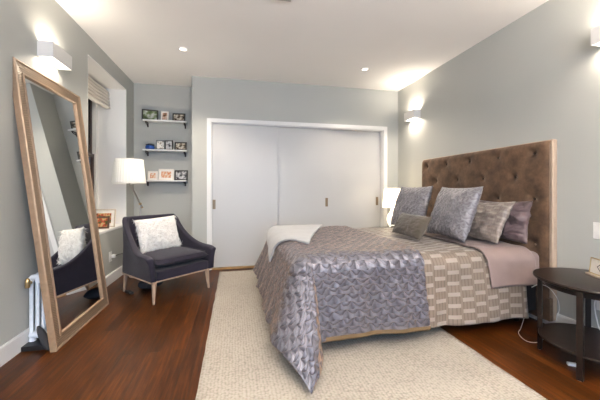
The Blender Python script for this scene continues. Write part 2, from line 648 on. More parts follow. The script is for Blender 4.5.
# recess window
wr = empty('window_1', (RX, (RY0 + RY1) / 2, RZ0), kind='structure')
hw = (RY1 - RY0) / 2 - .008
H = RZ1 - RZ0 - .008
f = MB()
f.box(-.05, .02, -hw, -hw + .06, 0, H); f.box(-.05, .02, hw - .06, hw, 0, H)
f.box(-.05, .02, -hw + .06, hw - .06, 0, .06); f.box(-.05, .02, -hw + .06, hw - .06, H - .06, H)
f.build('window_frame', M['white'], wr)
f = MB()
i0, i1 = -hw + .06, hw - .06
for z0, z1, x in ((.06, H / 2 + .02, -.01), (H / 2 - .02, H - .06, -.035)):
    f.box(x - .02, x + .01, i0, i0 + .045, z0, z1); f.box(x - .02, x + .01, i1 - .045, i1, z0, z1)
    f.box(x - .02, x + .01, i0 + .045, i1 - .045, z0, z0 + .045); f.box(x - .02, x + .01, i0 + .045, i1 - .045, z1 - .045, z1)
f.build('sash', M['sash'], wr)
MB().box(-.030, -.026, i0 + .04, i1 - .04, .1, H - .1).build('pane', M['glass'], wr)

# ------------------------------------------------------------------ ceiling lights and vent
can_root = None
for i, (x, y, lab) in enumerate(((-.56, 3.5, 'small round recessed ceiling light nearer the wall shelves'),
                                 (1.63, 3.59, 'small round recessed ceiling light above the closet\'s right half'),
                                 (-.45, 1.0, 'added out-of-view recessed ceiling light over the open floor, left of the rug'),  # this light and the next are unseen extras, added to brighten the room
                                 (1.63, .9, 'added out-of-view recessed ceiling light over the near end of the rug'))):
    if can_root is None:
        r = empty('recessed_light', (x, y, CEIL), 0, lab, 'ceiling light', 'recessed ceiling lights')
        MB().lathe([(.054, -.0005), (.054, -.006), (.040, -.009), (.034, -.002)], 32, cap=False).build('trim_ring', M['can_trim'], r, smooth=30)
        MB().lathe([(.035, -.0015), (.035, -.0045)], 28).build('lamp_lens', M['can_glow'], r)
        can_root = r
    else:
        r = copy_tree(can_root); r.location = (x, y, CEIL); r['label'] = lab
    l = bpy.data.lights.new('can_light', 'SPOT'); l.energy = CAN_POWER * ((2.0 if x < 0 else 1.05) if y > 2 else .15); l.color = WARM; l.spot_size = R(128); l.spot_blend = .8; l.shadow_soft_size = .05
    lo = bpy.data.objects.new('can_light', l); COL.objects.link(lo); lo.location = (x, y, CEIL - .03)

v = empty('ceiling_vent', (.37, 2.36, CEIL), 0, 'small pale rectangular air vent set in the ceiling at the top edge', 'vent')
MB().box(-.09, .09, -.07, .07, -.010, -.001).build('vent_frame', M['can_trim'], v, bevel=.002)
f = MB()
for k in range(7): f.box(-.075, .075, -.055 + k * .017, -.047 + k * .017, -.014, -.010)
f.build('louvre', M['nickel'], v)

# extra pendant, out of view behind the camera, added to lift ceiling brightness
r = empty('added_pendant_lamp', (.5, -1.0, CEIL), 0, 'unseen round opal pendant added behind the camera to brighten the ceiling', 'pendant lamp')
MB().lathe([(.06, -.001), (.06, -.02), (.01, -.03)], 32).build('canopy', M['can_trim'], r, smooth=30)
MB().tube([(0, 0, -.03), (0, 0, -.70)], .004, 8).build('cable', M['black'], r)
MB().lathe([(.02, -.70), (.19, -.75), (.20, -.80), (.17, -.85), (.02, -.87)], 40).build('lamp_shade', M['pendant_fill_glow'], r, smooth=60)
for nm, z, rx, e in (('down', -.88, 0, ADDED_PENDANT_DOWN), ('up', -.69, PI, ADDED_PENDANT_UP)):
    l = bpy.data.lights.new('added_pendant_light_' + nm, 'AREA'); l.shape = 'DISK'; l.size = .36; l.energy = e; l.color = (1, .91, .82)
    lo = bpy.data.objects.new('added_pendant_light_' + nm, l); COL.objects.link(lo); lo.location = (.5, -1.0, CEIL + z); lo.rotation_euler = (rx, 0, 0)


# ------------------------------------------------------------------ sconces
def sconce(x, y0, y1, side, lab, power=1.0):
    """side=+1 on left wall (faces +X), -1 on right wall"""
    r = empty('wall_sconce', (x, (y0 + y1) / 2, 2.10), 0 if side > 0 else PI, lab, 'wall light', 'rectangular up and down wall lights')
    L = (y1 - y0) / 2
    D = .105; z1 = .115; t = .006
    f = MB()
    f.box(D - t, D, -L, L, 0, z1); f.box(0, t, -L, L, 0, z1)
    f.box(t, D - t, -L, -L + t, 0, z1); f.box(t, D - t, L - t, L, 0, z1)
    f.build('sconce_body', M['sconce'], r)
    MB().box(t, D - t, -L + t, L - t, .012, .018).box(t, D - t, -L + t, L - t, z1 - .022, z1 - .016).build('diffuser', M['sconce_glow'], r)
    for nm, z, rot, e in (('up', z1 + .002, PI, SCONCE_UP), ('down', -.002, 0, SCONCE_DOWN)):
        a = area('sconce_light_' + nm, (D / 2 + .0, 0, z), (rot, 0, 0), D - .02, 2 * L - .02, e * power, WARM, 160)
        a.parent = r
    return r


sconce(XL, 2.593, 2.86, 1, 'white box-shaped wall light above the leaning mirror', .55)
sconce(XR, 3.71, 3.955, -1, 'white box-shaped wall light near the room corner, left of the headboard')
sconce(XR, 1.336, 1.606, -1, 'white box-shaped wall light cut by the right edge of the photo')

# ------------------------------------------------------------------ rug
def rug():
    x0, x1, y0, y1 = -.20, 1.58, .7, 4.12
    nx, ny = 60, 110
    b = MB()

    def fn(a, c):
        x = x0 + (x1 - x0) * a; y = y0 + (y1 - y0) * c
        ex = 0.006 * noise.noise(Vector((y * 6, 1, 0))) * (1 if a in (0, 1) else 0)
        return (x + ex, y, .016 + .0015 * noise.noise(Vector((x * 4, y * 4, 0))))
    b.grid(nx, ny, fn)
    o = b.build('area_rug', [M['rug'], M['backing']], smooth=60)
    o.location = (0, 0, 0)
    for p in o.data.polygons:
        if p.normal.z < 0: p.flip()
    s = o.modifiers.new('solid', 'SOLIDIFY'); s.thickness = .014; s.offset = -1
    tag(o, 'large cream chunky woven area rug lying under the bed', 'rug')


rug()

# ------------------------------------------------------------------ bed
BX0, BX1, BY0, BY1 = .42, 2.42, 1.95, 3.52
HB0, HB1 = 1.90, 3.59
bed = empty('bed', (1.45, 2.74, 0), 0, 'queen bed with brown button tufted velvet headboard against the right wall', 'bed')
bo = Vector((1.45, 2.74, 0))
# headboard
b = MB()
buttons = []
for row, z in enumerate((1.405, 1.215, 1.025, .835, .645)):
    for k in range(-1, 6):
        y = 2.04 + .357 * k + (.1785 if row % 2 else 0)
        if HB0 + .07 < y < HB1 - .05: buttons.append((y, z))


def hb_dent(y, z):
    d = 0
    for (by, bz) in buttons:
        q = (y - by) ** 2 + (z - bz) ** 2
        if q < .04: d += .026 * math.exp(-q / .0009) + .016 * math.exp(-q / .007)
    # soft creases between diagonal neighbours
    u = ((y - 2.04) / .1785 + (1.405 - z) / .19) / 2
    w_ = ((y - 2.04) / .1785 - (1.405 - z) / .19) / 2
    for q in (u, w_):
        fr = abs(q - round(q))
        d += .003 * math.exp(-(fr / .05) ** 2)
    return d


XF, XBK = 2.432, 2.508


def hb_front(a, c):
    y = HB0 + .012 + (HB1 - HB0 - .024) * a; z = .22 + (1.495 - .22) * c
    e = min(a, 1 - a) * (HB1 - HB0); e2 = (1 - c) * 1.28
    rnd = .022 * (math.exp(-e / .02) + math.exp(-e2 / .02))
    return (XF - .012 + hb_dent(y, z) * min(1, e / .03 + .2) + rnd - bo.x, y - bo.y, z)


b.grid(130, 100, hb_front)
front = b.build('headboard_cushion', M['velvet'], bed, smooth=80)
MB().box(XF + .030 - bo.x, XBK - bo.x, HB0 - bo.y, HB1 - bo.y, .06, 1.505).build('headboard_frame', M['velvet_edge'], bed, bevel=.008)
MB().box(XF - .004 - bo.x, XF + .029 - bo.x, HB0 - bo.y, HB1 - bo.y, .06, .24).build('headboard_apron', M['velvet'], bed)
for (y, z) in buttons:
    if z > .8:
        bb = MB().lathe([(.010, -.006), (.011, .0), (.009, .004), (.003, .006)], 14)
        bb.build('button', M['button'], bed, smooth=80, loc=(XF + .019 - bo.x, y - bo.y, z), rot=(0, R(-90), 0))
MB().box(BX0 + .02 - bo.x, BX1 - bo.x, BY0 + .0 - bo.y, BY1 - bo.y, .335, .60).build('mattress', M['mattress'], bed, bevel=.05, seg=5)
MB().box(BX0 + .12 - bo.x, BX1 - bo.x, BY0 + .05 - bo.y, BY1 - .05 - bo.y, .11, .333).build('bed_base', M['base'], bed, bevel=.01)
for lx in (BX0 + .25, BX1 - .1):
    for ly in (BY0 + .14, BY1 - .14):
        MB().lathe([(.022, .001 if lx > 1.6 else .0165), (.03, .111)], 16).build('leg', M['espresso'], bed, loc=(lx - bo.x, ly - bo.y, 0))

RR = .07


def drape(u, v, off, y0=BY0, y1=BY1, x0=BX0, foot_flare=18, side_flare=9, tipf=44, ztop=.60, ripple=.012, floor_z=.02):
    R0 = RR + off
    ax = max(0.0, x0 + RR - u)
    bn = max(0.0, y0 + RR - v); bf = max(0.0, v - (y1 - RR))
    bx = max(u, x0 + RR); by = min(max(v, y0 + RR), y1 - RR)
    bb = bn if bn > 0 else bf
    sgn = -1 if bn > 0 else 1
    z0 = ztop + off
    t = math.hypot(ax, bb)
    if t <= 1e-9:
        return Vector((bx, by, z0))
    th = math.atan2(bb, ax)
    k = 1 - (1 - th / (PI / 2)) ** 3
    az = PI - sgn * -1 * 0
    # azimuth from -X (foot) round to the side
    if sgn < 0: az = PI + k * PI / 2
    else: az = PI - k * PI / 2
    q = math.sin(2 * th) ** 1.4
    fl = R(foot_flare) * math.cos(th) ** 2 + R(side_flare) * math.sin(th) ** 2
    fl = fl * (1 - q) + R(tipf) * q
    arc = R0 * PI / 2
    if t < arc:
        ph = t / R0
        h = R0 * math.sin(ph); dz = R0 * (1 - math.cos(ph))
    else:
        rem = t - arc
        # ease the flare in
        ff = fl
        h = R0 + rem * math.sin(ff); dz = R0 + rem * math.cos(ff)
        w_ = min(1, rem / .4)
        if ripple:
            s_ = v if th < .6 else u
            h += ripple * w_ * (math.sin(s_ * 11 + 1) + .6 * math.sin(s_ * 23 + 2) + .3 * math.sin(s_ * 41)) * (1 - .7 * q)
    z = z0 - dz
    if z < floor_z:
        h += (floor_z - z) * .7; z = floor_z
    return Vector((bx + h * math.cos(az), by + h * math.sin(az), z))


def cloth(name, mat, nu, nv, edge, off, wr=.006, thick=.012, rim=None, **kw):
    """edge(a,c)-> flat (u,v)"""
    b = MB()

    def fn(a, c):
        u, v = edge(a, c)
        p = drape(u, v, off, **kw)
        n_ = noise.noise(Vector((u * 5, v * 5, off * 90))) + .5 * noise.noise(Vector((u * 13, v * 11, 3)))
        p2 = drape(u + .004, v, off, **kw) - p; p3 = drape(u, v + .004, off, **kw) - p
        nn = p2.cross(p3)
        if nn.length > 1e-9: nn.normalize()
        else: nn = Vector((0, 0, 1))
        return p + nn * wr * (n_ + .6)
    b.grid(nu, nv, fn, uvfn=edge)
    o = b.build(name, [mat] + ([rim] if rim else []), smooth=80)
    # face normals outwards/up
    me = o.data
    up = sum(p.normal.z for p in me.polygons)
    if up < 0: me.flip_normals()
    if thick:
        s = o.modifiers.new('solid', 'SOLIDIFY'); s.thickness = thick; s.offset = 1
        if rim: s.material_offset_rim = 1
    return o


# banded duvet
o = cloth('duvet', M['duvet'], 90, 150, lambda a, c: (.75 + a * (2.20 - .75), (BY0 + RR - .545) + c * (BY1 - BY0 - 2 * RR + 1.05)), .012,
          wr=.009, thick=.012, side_flare=5)
tag(o, 'taupe duvet banded with shiny satin blocks spread over the mattress', 'duvet')


# folded back flat sheet under the pillows
def sheet_edge(a, c):
    v = (BY0 + RR - .335) + c * (BY1 - BY0 - 2 * RR + .66)
    return (1.90 + .05 * math.sin(v * 2.2) + a * (2.33 - 1.90), v)


o = cloth('flat_sheet', M['sheet'], 36, 130, sheet_edge, .038, wr=.009, thick=.004, side_flare=6)
tag(o, 'dusty mauve flat sheet folded over the duvet beneath the pillows', 'sheet')


# quilt over the foot of the bed
def quilt_edge(a, c):
    v = (BY0 + RR - .575) + c * (BY1 - BY0 - 2 * RR + 1.13)
    u1 = 1.33 + .02 * math.sin(v * 3)
    u0 = BX0 + RR - .58
    return (u0 + (u1 - u0) * a, v)


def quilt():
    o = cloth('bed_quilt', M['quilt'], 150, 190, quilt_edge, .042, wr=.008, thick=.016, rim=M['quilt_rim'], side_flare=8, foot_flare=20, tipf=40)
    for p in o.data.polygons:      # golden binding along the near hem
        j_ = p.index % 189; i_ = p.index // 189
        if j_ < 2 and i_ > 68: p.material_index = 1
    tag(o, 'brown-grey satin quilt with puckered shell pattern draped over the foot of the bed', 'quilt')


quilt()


# ivory throw folded across the foot
def throw_edge(a, c):
    # quadrilateral in flat coordinates: far-right, far-left, near-right, near-left
    A = Vector((1.02, 3.42)); B = Vector((.36, 3.46)); C = Vector((.57, 2.30)); D = Vector((.18, 2.72))
    p = (A * (1 - c) + C * c) * (1 - a) + (B * (1 - c) + D * c) * a
    p.x += -.05 * math.sin(PI * c) * (1 - a) * .5
    p.y += .12 * math.sin(PI * a) * c
    return (p.x, p.y)


for k, (th, of) in enumerate(((.020, .068),)):
    o = cloth('throw_blanket', M['throw'], 50, 70, throw_edge, of, wr=.006, thick=th, foot_flare=20)
    bv = o.modifiers.new('bevel', 'BEVEL'); bv.width = .008; bv.segments = 3; bv.limit_method = 'ANGLE'; bv.angle_limit = R(50)
    tag(o, 'folded ivory throw blanket laid over the far foot corner of the bed', 'throw blanket')


# ------------------------------------------------------------------ pillows
def pillow(name, W, H, Tk, mat, base, ydir, lean, lab, cat, seed=0, group=None, yaw=0, ear=.045, sag=.0, fl=0.0, uvs=1.0, wr=1.0):
    """front faces -X by default; base=(x,y,z) middle of bottom edge; lean in degrees back toward +X"""
    r = Matrix.Translation(Vector(base)) @ Matrix.Rotation(R(yaw), 4, 'Z') @ Matrix.Rotation(R(lean), 4, 'Y')
    b = MB(); n = 48

    def outline(u, v):
        # corners pulled out, sides bowed in
        x = u * (1 - ear * 1.6 * (1 - v * v) * abs(u) ** 3)
        y = v * (1 - ear * 1.6 * (1 - u * u) * abs(v) ** 3)
        return x, y

    def side(sg):
        def fn(a, c):
            u = -1 + 2 * a; v = -1 + 2 * c
            x, y = outline(u, v)
            t = ((1 - abs(u) ** 2.6) * (1 - abs(v) ** 2.6)) ** .55
            wn = wr * .012 * noise.noise(Vector((u * 3 + seed, v * 3, sg))) + wr * .008 * noise.noise(Vector((u * 7 + seed, v * 7 + u * 4, sg))) + wr * .004 * noise.noise(Vector((u * 15 + seed, v * 13, sg)))
            d = sg * (Tk / 2 * t + wn * min(1, t * 2))
            slump = -sag * (1 - abs(u)) * (v + 1) / 2 * H
            return (d + fl * noise.noise(Vector((u * 1.5, v * 1.5, seed))) * .5, x * W / 2, H / 2 + y * H / 2 + slump)
        return fn
    uvf = lambda a, c: (a * W * uvs, c * H * uvs)
    b.grid(n, n, side(-1), uvfn=uvf)
    b.grid(n, n, side(1), uvfn=uvf)
    o = b.build(name, mat, weld=True, smooth=110)
    o.matrix_world = r
    tag(o, lab, cat, group)
    return o, b


PZ = .662
pillow('throw_pillow', .60, .50, .17, M['euro'], (1.88, 2.43, PZ), 0, 20, 'large slate-grey ruched satin pillow leaning in front of the banded sham', 'pillow', 1, yaw=-6)
pillow('throw_pillow', .58, .51, .17, M['euro'], (1.93, 3.16, PZ), 0, 18, 'large slate-grey ruched satin pillow behind the small taupe cushion, farthest from camera', 'pillow', 5, yaw=4)
pillow('pillow_sham', .60, .39, .13, M['sham'], (2.07, 2.33, PZ), 0, 28, 'banded taupe satin pillow sham between grey pillow and brown pillow', 'pillow', 9, sag=.04, wr=1.6)
pillow('pillow_sham', .64, .35, .13, M['sham2'], (2.275, 2.27, PZ + .005), 0, 9, 'plain mauve-brown sateen pillow nearest the velvet headboard', 'pillow', 13, sag=.03, wr=2.6)
pillow('lumbar_cushion', .55, .235, .12, M['lumbar'], (1.60, 2.62, PZ - .005), 0, 30, 'small oblong taupe cushion lying at the front of the pillows', 'cushion', 17, yaw=-4, wr=.6)

# ------------------------------------------------------------------ leaning mirror
MW, MH, ML = .868, 2.0, .12415
mir = empty('floor_mirror', (-1.189, 2.343, 0), 0, 'tall full length mirror in wide champagne ribbed frame leaning on the left wall', 'mirror')
tilt = empty  # local frame: build directly with a tilt matrix
MT = Matrix.Rotation(-ML, 4, 'Y')      # x = outward, y = along, z = up
FW = .115


def mirror_ring(b, w0, w1, d0, d1, seg=1, m=0, uv=True):
    """picture-frame ring between insets w0..w1, depth profile d0..d1 (x)"""
    cor = [(0, 0), (MW, 0), (MW, MH), (0, MH)]
    sg = [(1, 1), (-1, 1), (-1, -1), (1, -1)]
    for k in range(4):
        k2 = (k + 1) % 4
        def pt(kk, w, d):
            return (d, cor[kk][0] + sg[kk][0] * w, cor[kk][1] + sg[kk][1] * w)
        vs = [pt(k, w0, d0), pt(k2, w0, d0), pt(k2, w1, d1), pt(k, w1, d1)]
        L = MW if k in (0, 2) else MH
        uvs = [(0, w0), (L, w0), (L - w1, w1), (w1, w1)]
        b.add(vs, [(0, 1, 2, 3)], m, uvs, MT)


b = MB(); mirror_ring(b, .016, .076, .0, -.006); mirror_ring(b, .016, .016, -.03, 0.0); mirror_ring(b, .076, .076, -.006, -.03)
b.build('frame', M['rib'], mir)
b = MB(); mirror_ring(b, .0, .0, -.036, -.002); mirror_ring(b, .0, .004, -.002, .005); mirror_ring(b, .004, .012, .005, .005); mirror_ring(b, .012, .016, .005, -.001); mirror_ring(b, 0, .016, -.036, -.036)
b.build('outer_moulding', M['mould'], mir)
b = MB(); mirror_ring(b, .076, .078, -.006, .001); mirror_ring(b, .078, .089, .001, .001); mirror_ring(b, .089, .097, .001, -.012); mirror_ring(b, .097, .097, -.012, -.02)
b.build('inner_moulding', M['mould'], mir)
MB().box(-.020, -.014, .09, MW - .09, .09, MH - .09, M=MT).build('mirror_glass', M['mirror'], mir)
MB().box(-.034, -.021, .02, MW - .02, .02, MH - .02, M=MT).build('backing_board', M['dark_back'], mir)

# ------------------------------------------------------------------ radiator behind the mirror
rad = empty('radiator', (-1.348, 2.44, 0), 0, 'white cast iron column radiator standing behind the mirror', 'radiator')
for k in range(11):
    y = .03 + k * .062
    b = MB()
    for x in (-.057, -.019, .019, .057):
        b.tube([(x, y, .07), (x, y, .10), (x, y, .28), (x, y, .46), (x, y, .485)], [.017, .0125, .012, .0125, .017], 10)
    for z in (.075, .48):
        b.tube([(-.068, y, z - .004), (-.052, y, z), (0, y, z + .01), (.052, y, z), (.068, y, z - .004)], [.012, .022, .024, .022, .012], 10)
    b.tube([(0, y - .031, .085), (0, y + .031, .085)], .02, 10); b.tube([(0, y - .031, .465), (0, y + .031, .465)], .02, 10)
    if k in (0, 10):
        for x in (-.05, .05): b.tube([(x, y, .036), (x, y, .07)], [.022, .016], 8)
    b.build('radiator_section', M['radiator'], rad, smooth=50)
b = MB()
b.tube([(-.045, -.028, .455), (-.045, .0, .455)], .012, 10)
b.lathe([(.013, 0), (.015, .012), (.015, .045), (.011, .06), (.004, .066)], 14, c=(-.040, -.040, .43))
b.build('valve', M['brass'], rad, smooth=40)
o = MB().box(-1.42, -1.262, 2.385, 3.2, 0.001, .034).build('drip_tray', M['black'], bevel=.004)
tag(o, 'flat black tray on the floor under the white radiator', 'tray')

b = MB()


def bagfn(a, c):
    an = 2 * PI * a; z = .17 * c
    k = math.sin(PI * min(1, .12 + c * .86)) ** .45
    return (-1.222 + .022 * k * math.cos(an) - .10 * c * .55, 2.412 + .034 * k * math.sin(an) - .02 * c, .002 + z)


b.grid(20, 12, bagfn, closed_u=True)
b.f.append([i * 12 for i in range(20)]); b.m.append(0); b.f.append([i * 12 + 11 for i in range(20)]); b.m.append(0)
o = b.build('cloth_pouch', M['black_fabric'], smooth=80)
tag(o, 'small black cloth pouch wedged behind the bottom corner of the mirror', 'pouch')
o.location = (-.034, -.018, 0)


# ------------------------------------------------------------------ armchair
def armchair(loc, rz):
    r = empty('armchair', loc, rz, 'low charcoal armchair with swooping arms and tapered wooden legs by the window', 'armchair')
    # U path in plan (centre line)
    HWd, yb, yf = .325, .31, -.335
    rc = .06
    pts = []
    n1 = 16
    for i in range(n1): pts.append((-HWd, yf + (yb - rc - yf) * i / n1, -1, 0))
    for i in range(9):
        a = PI - (PI / 2) * i / 8
        pts.append((-HWd + rc + rc * math.cos(a), yb - rc + rc * math.sin(a), math.cos(a), math.sin(a)))
    for i in range(1, 9): pts.append((-HWd + rc + (2 * HWd - 2 * rc) * i / 9, yb, 0, 1))
    right = [(-x, y, -nx, ny) for (x, y, nx, ny) in pts[:n1 + 9]][::-1]
    pts += right
    tot = len(pts)
    vs = []; fs = []
    prof = []
    for (x, y, nx, ny) in pts:
        s = (y - yf) / (yb - yf)              # 0 front 1 back
        top = .468 + .012 * s + .325 * (max(0, min(1, (s - .25) / .71)) ** 2.1)
        # front tip droops and rounds
        top -= .018 * math.exp(-(y - yf) / .03)
        lean = .055 * sstep(.3, 1, s) * (1 if abs(ny) > .2 or True else 0)
        roll = .020 * (1 - sstep(.25, .75, s))
        ring = []
        zb = .222
        T_ = .028
        def P_(o_, z):
            t = (z - zb) / (top - zb)
            ox = nx * (o_ + roll * t ** 3) ; oy = ny * o_ + lean * t * t * (1.3)
            splay = .018 * t
            tp = 1 - .13 * sstep(.25, 1, s) * min(1, max(0, t)) ** .8
            return ((x + ox + nx * splay * abs(nx)) * tp, y + oy, z)
        ht = top
        wtop = T_ + .006 * (1 - sstep(.3, .8, s))
        for (o_, z) in ((T_ * .9, zb), (T_, zb + .01), (T_, zb + .5 * (ht - zb)), (T_ + .002, ht - .05), (wtop + .004, ht - .025), (wtop, ht - .010), (wtop * .6, ht - .002), (0, ht),
                        (-wtop * .6, ht - .002), (-wtop, ht - .010), (-wtop - .001, ht - .025), (-T_, ht - .05), (-T_, zb + .5 * (ht - zb)), (-T_, zb)):
            ring.append(P_(o_, z))
        prof.append(ring)
    m = len(prof[0])
    for ring in prof: vs += ring
    for i in range(tot - 1):
        for k in range(m):
            k2 = (k + 1) % m
            fs.append((i * m + k, (i + 1) * m + k, (i + 1) * m + k2, i * m + k2))
    # rounded front ends
    for end, base in ((0, prof[0]), (tot - 1, prof[-1])):
        cen = sum((Vector(p) for p in base), Vector()) / m
        prev = [end * m + k for k in range(m)]
        for st, (sc, dy) in enumerate(((.93, -.010), (.75, -.017), (.4, -.020))):
            cur = []
            for p in base:
                q = cen + (Vector(p) - cen) * Vector((1, 1, 1)).x
                q = Vector((cen.x + (p[0] - cen.x) * sc, p[1] + dy, cen.z + (p[2] - cen.z) * (1 - (1 - sc) * .12)))
                cur.append(len(vs)); vs.append(tuple(q))
            for k in range(m):
                k2 = (k + 1) % m
                fs.append((prev[k], prev[k2], cur[k2], cur[k]))
            prev = cur
        fs.append(tuple(prev))
    MB().add(vs, fs).build('shell', M['chair'], r, smooth=55)
    # front rail
    MB().box(-.29, .29, -.345, .29, .222, .315).build('seat_base', M['chair'], r, bevel=.012, seg=3)
    # seat cushion, crowned
    b = MB(); n = 26
    def cush(sg):
        def fn(a, c):
            u = -1 + 2 * a; v = -1 + 2 * c
            t = ((1 - abs(u) ** 6) * (1 - abs(v) ** 6)) ** .35
            cr = .014 * (1 - u * u) * (1 - v * v)
            return (u * .287, -.035 + v * .318, .382 + sg * (.046 * t + cr * (1 if sg > 0 else 0)))
        return fn
    b.grid(n, n, cush(1)); b.grid(n, n, cush(-1))
    sc_ = b.build('seat_cushion', M['chair'], r, weld=True, smooth=70)
    # piping round cushion
    pp = []
    for i in range(61):
        a = 2 * PI * i / 60
        cx = math.copysign(abs(math.cos(a)) ** .25, math.cos(a)); cy = math.copysign(abs(math.sin(a)) ** .25, math.sin(a))
        pp.append((cx * .284, -.035 + cy * .315, .418))
    MB().tube(pp, .0035, 6).build('piping', M['chair'], sc_, smooth=80)
    # inner back pad
    b = MB()
    def back(sg):
        def fn(a, c):
            u = -1 + 2 * a; v = c
            t = ((1 - abs(u) ** 5) * (1 - abs(2 * v - 1) ** 5)) ** .4
            z = .40 + v * .33
            return (u * (.262 - .03 * v), .262 + .055 * ((z - .22) / .57) ** 2 + sg * .02 * t - .004, z)
        return fn
    b.grid(22, 14, back(1)); b.grid(22, 14, back(-1))
    b.build('back_pad', M['chair'], r, weld=True, smooth=70)
    # wooden trim rail
    t = []
    for (x, y, nx, ny) in pts: t.append((x + nx * .028, y + ny * .028))
    b = MB(); vs = []; fs = []
    for (x, y) in t: vs += [(x, y, .208), (x, y, .222), (x * .965, y * .965, .222), (x * .965, y * .965, .208)]
    for i in range(len(t)):
        j = (i + 1) % len(t)
        for k in range(4):
            k2 = (k + 1) % 4
            fs.append((i * 4 + k, j * 4 + k, j * 4 + k2, i * 4 + k2))
    b.add(vs, fs).build('trim_rail', M['legwood'], r)
    for sx in (-1, 1):
        for sy in (-1, 1):
            b = MB()
            b.tube([(sx * .30, sy * .30, .212), (sx * .306, sy * .306, .11), (sx * .313, sy * .315, 0.004)], [.024, .019, .011], 12)
            b.tube([(sx * .313, sy * .315, 0.0045), (sx * .313, sy * .315, 0.0)], .011, 12)
            b.build('leg', M['legwood'], r, smooth=50)
    return r


CH = Vector((-.735, 3.555, 0)); CRZ = R(41)
chair = armchair(CH, CRZ)
cm = Matrix.Translation(CH) @ Matrix.Rotation(CRZ, 4, 'Z')

# fluffy pillow resting on the chair seat against its back
fo, fb = pillow('fur_pillow', .46, .36, .13, M['fur'], (0, 0, 0), 0, 0, 'fluffy white fur pillow propped on the charcoal armchair', 'pillow', 3, ear=.02)
PM = cm @ Matrix.Translation((-.02, .10, .435)) @ Matrix.Rotation(R(90), 4, 'Z') @ Matrix.Rotation(R(-180), 4, 'Z') @ Matrix.Rotation(R(16), 4, 'Y')
# local -X (front) must face the chair's front (-y)
PM = cm @ Matrix.Translation((-.015, .085, .442)) @ Matrix.Rotation(R(90), 4, 'Z') @ Matrix.Rotation(R(17), 4, 'Y') @ Matrix.Rotation(R(-3), 4, 'X')
fo.matrix_world = PM
rnd = random.Random(3)
b = MB()
polys = fo.data.polygons
for i in range(7000):
    p = polys[rnd.randrange(len(polys))]
    vsx = [fo.data.vertices[k].co for k in p.vertices]
    w4 = [rnd.random() for _ in vsx]; sm = sum(w4)
    c = sum((v_ * (q / sm) for v_, q in zip(vsx, w4)), Vector())
    n_ = p.normal
    d = (n_ * .75 + Vector((rnd.uniform(-.7, .7), rnd.uniform(-.7, .7), rnd.uniform(-1.0, .3)))).normalized()
    L = rnd.uniform(.030, .070)
    s1 = d.orthogonal().normalized() * .006; s2 = d.cross(s1).normalized() * .006
    tip = c + d * L + Vector((0, 0, -.004))
    b.add([c + s1, c - s1 * .5 + s2 * .87, c - s1 * .5 - s2 * .87, tip], [(0, 1, 3), (1, 2, 3), (2, 0, 3)])
o = b.build('fur', M['fur'], fo, smooth=60)
o['kind'] = 'stuff'

# ------------------------------------------------------------------ floor lamp
lampx, lampy = -1.195, 4.21
fl = empty('floor_lamp', (lampx, lampy, 0), 0, 'nickel swing arm floor lamp with ivory pleated shade behind the armchair', 'floor lamp')
MB().lathe([(.125, .001), (.125, .012), (.115, .020), (.02, .026), (.012, .04)], 32).build('base', M['nickel'], fl, smooth=35)
MB().tube([(0, 0, .03), (0, 0, .915)], .010, 12).build('pole', M['nickel'], fl, smooth=60)
sh = Vector((-.035, -.30, 1.19))
j = Vector((0, 0, .925))
top_ = sh + Vector((0, 0, .0))
dirn = (top_ - j).normalized()
MB().tube([j - dirn * .07, j, top_ + Vector((0, 0, .0)), top_ + Vector((0, 0, .10))], [.010, .010, .010, .010], 10).build('arm', M['nickel'], fl, smooth=60)
b = MB(); b.lathe([(.006, -.018), (.016, -.012), (.018, 0), (.016, .012), (.006, .018)], 16, c=tuple(j)); b.lathe([(.004, -.014), (.013, -.008), (.013, .008), (.004, .014)], 14, c=tuple(j - dirn * .075))
b.build('joint_knob', M['brass'], fl, smooth=60)
b = MB()
prof = [(.180, 0), (.178, .01), (.153, .262), (.151, .272)]
b.lathe(prof, 144, c=(sh.x, sh.y, sh.z - .005), cap=False, ripple=(36, .010))
shd = b.build('lamp_shade', M['shade'], fl, smooth=70)
s = shd.modifiers.new('solid', 'SOLIDIFY'); s.thickness = .002
b = MB(); b.lathe([(.182, 0), (.182, .008)], 64, c=(sh.x, sh.y, sh.z - .009), cap=False); b.lathe([(.154, 0), (.154, .008)], 64, c=(sh.x, sh.y, sh.z + .264), cap=False)
for q in range(3):
    a = q * 2 * PI / 3
    b.tube([(sh.x, sh.y, sh.z + .10), (sh.x + .15 * math.cos(a), sh.y + .15 * math.sin(a), sh.z + .266)], .002, 6)
b.build('shade_ring', M['shade'], shd)
b = MB(); b.lathe([(.012, 0), (.028, .03), (.03, .055), (.018, .08), (.004, .088)], 16, c=(sh.x, sh.y, sh.z + .10)); b.build('bulb', emit('floor_bulb', (1, .85, .65), 6), fl, smooth=80)
l = bpy.data.lights.new('floor_lamp_bulb', 'POINT'); l.energy = 14; l.color = (1, .9, .76); l.shadow_soft_size = .05
lo = bpy.data.objects.new('floor_lamp_bulb', l); COL.objects.link(lo); lo.parent = fl; lo.location = (sh.x, sh.y, sh.z + .16)


# ------------------------------------------------------------------ side tables
TBX, TBY, TBR, TBH = 2.195, 1.445, .305, .54


